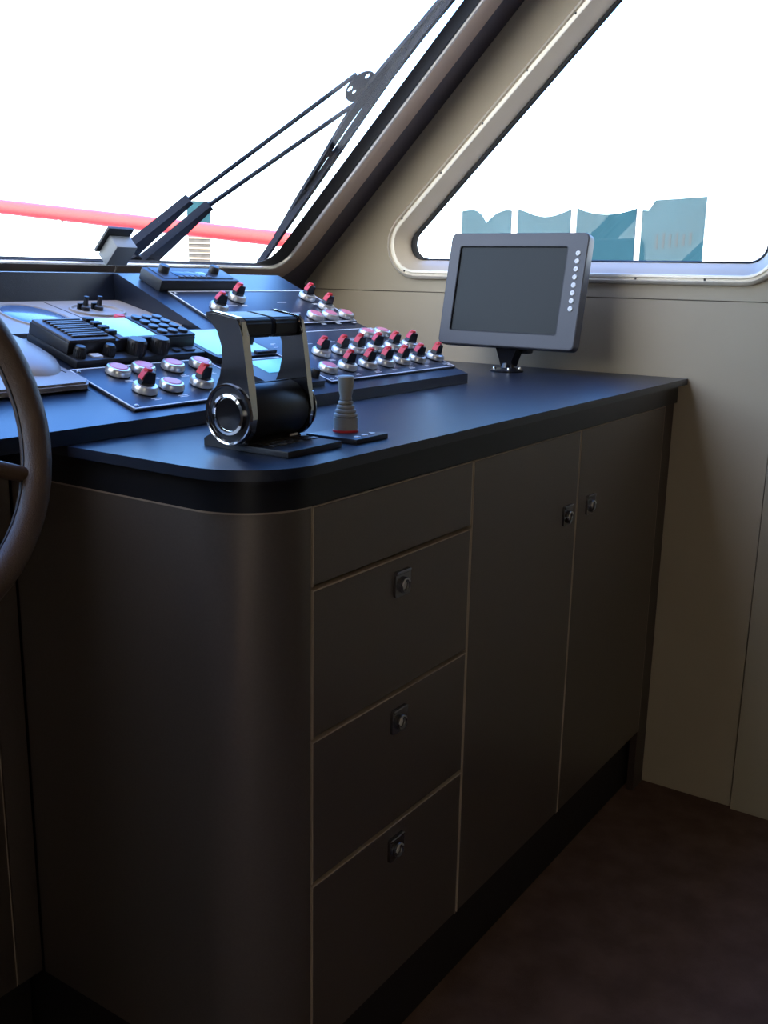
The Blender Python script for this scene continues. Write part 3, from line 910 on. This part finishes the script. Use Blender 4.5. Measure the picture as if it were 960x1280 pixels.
wd = [0.006, 0.010, 0.015, 0.026, 0.032, 0.024, 0.016, 0.012, 0.010]
for i in range(len(yo) - 1):
    bar(m, wp(*yo[i], 2.322), wp(*yo[i + 1], 2.322), wd[i], wd[i + 1], 0.008)
for x0, x1, z in ((-0.184, -0.170, 1.395), (-0.196, -0.172, 1.480), (-0.200, -0.184, 1.690), (-0.184, -0.170, 1.780)):
    bar(m, wp(x0, z, 2.320), wp(x1, z - 0.004, 2.308), 0.016, 0.014, 0.010)
m.build('blade_yoke', 'wiper', wi)

# ------------------------------------------------------------------ outside
o = B('ground', 'quay', None, -60, 90, -60, 120, -1.9, -1.6); o['kind'] = 'structure'
o = MB().prism([(-4.3, 1.12), (-0.12, 1.12), (-0.5, 3.0), (-1.5, 5.0), (-2.9, 5.0), (-3.9, 3.0)], fXY, 0.80, 0.86).build('bounce_deck', 'whitepaint')  # unseen deck below the sill, added to bounce warm sunlight into the cabin
o['kind'] = 'structure'
ys = thing('quay_windbreak', 'row of blue sheets between white posts seen through the side window', 'windbreak', (6.0, 3.0, -1.6))
fS = lambda a, b, d: Vector((d, a - 3.0, b + 1.6))
def sheet(y0, y1, tops):
    n = len(tops)
    pts = [(y0, 0.75), (y1, 0.75)] + [(y1 + (y0 - y1) * k / (n - 1), tops[n - 1 - k]) for k in range(n)]
    MB().prism(pts, fS, 0.0, 0.012).build('sheet', 'bluepane', ys)
sheet(3.560, 4.060, [1.757, 1.764, 1.752, 1.735, 1.700, 1.655, 1.725, 1.760, 1.772, 1.766, 1.762])
sheet(2.992, 3.495, [1.758, 1.740, 1.722, 1.708, 1.700, 1.698, 1.706, 1.716, 1.735, 1.752, 1.765])
sheet(2.408, 2.937, [1.755, 1.738, 1.726, 1.716, 1.711, 1.709, 1.712, 1.718, 1.730, 1.744, 1.766])
sheet(1.845, 2.362, [1.832, 1.829, 1.827, 1.825, 1.822, 1.820, 1.818, 1.816, 1.814, 1.735, 1.738])
for y in (1.805, 2.385, 2.964, 3.528, 4.095):
    B('post', 'whitepaint', ys, -0.01, 0.03, y - 3.0 - 0.020, y - 3.0 + 0.020, 0.0, 3.44)
B('sill_rail', 'whitepaint', ys, -0.02, 0.04, -1.20, 1.12, 2.30, 2.35)
m = MB()
for k in range(6):
    m.box(-0.004, 0.0, -1.06 + 0.055 * k, -1.045 + 0.055 * k, 3.06 - 0.006 * k, 3.16 - 0.012 * (k % 2))
m.build('sheet_mark', 'rubber', ys)
for y, z1 in ((2.325, 1.80), (2.85, 1.78), (2.872, 1.81), (3.27, 1.78)):
    B('guy_line', 'steel', ys, 0.05, 0.054, y - 3.0 - 0.002, y - 3.0 + 0.002, 2.3, z1 + 1.6)

P0, P1 = Vector((0.483, 3.091, 1.4415)), Vector((0.916, 1.887, 1.3186))
dB = (P1 - P0).normalized()
Lf, Rt = P0 - dB * 2.6, P1 + dB * 0.30
bo = thing('red_boom', 'red painted boom pole running across beyond the windscreen', 'boom', (0, 0, 0))
MB().tube([Lf, P0, P1, Rt], 0.029, 16).build('pole', 'redpaint', bo)
MB().lathe([(0.012, -0.05), (0.016, -0.035), (0.012, -0.02)], P0.lerp(P1, 0.22) , 'Z', 10).build('eye_bolt', 'steel', bo)
for p in (Lf, Rt):
    MB().tube([(p.x, p.y, -1.6), (p.x, p.y, p.z + 0.03)], 0.035, 14).build('support_post', 'whitepaint', bo)

bd = thing('distant_building', 'narrow brick building with a glazed top floor far beyond the windscreen', 'building', (27.95, 29.0, -1.6), (0, 0, R(-47)))
B('wall', 'brick', bd, -0.42, 0.42, 0, 3, 0, 4.55)
B('glazing', 'bluepane', bd, -0.44, 0.44, -0.02, 3, 4.60, 5.45)
B('roof', 'steel', bd, -0.46, 0.46, -0.05, 3.05, 5.45, 5.52)
m = MB()
for k in range(16):
    m.box(-0.43, 0.43, -0.04, 0.0, 1.4 + 0.2 * k, 1.47 + 0.2 * k)
m.build('brick_course', 'joint', bd, kind='stuff')
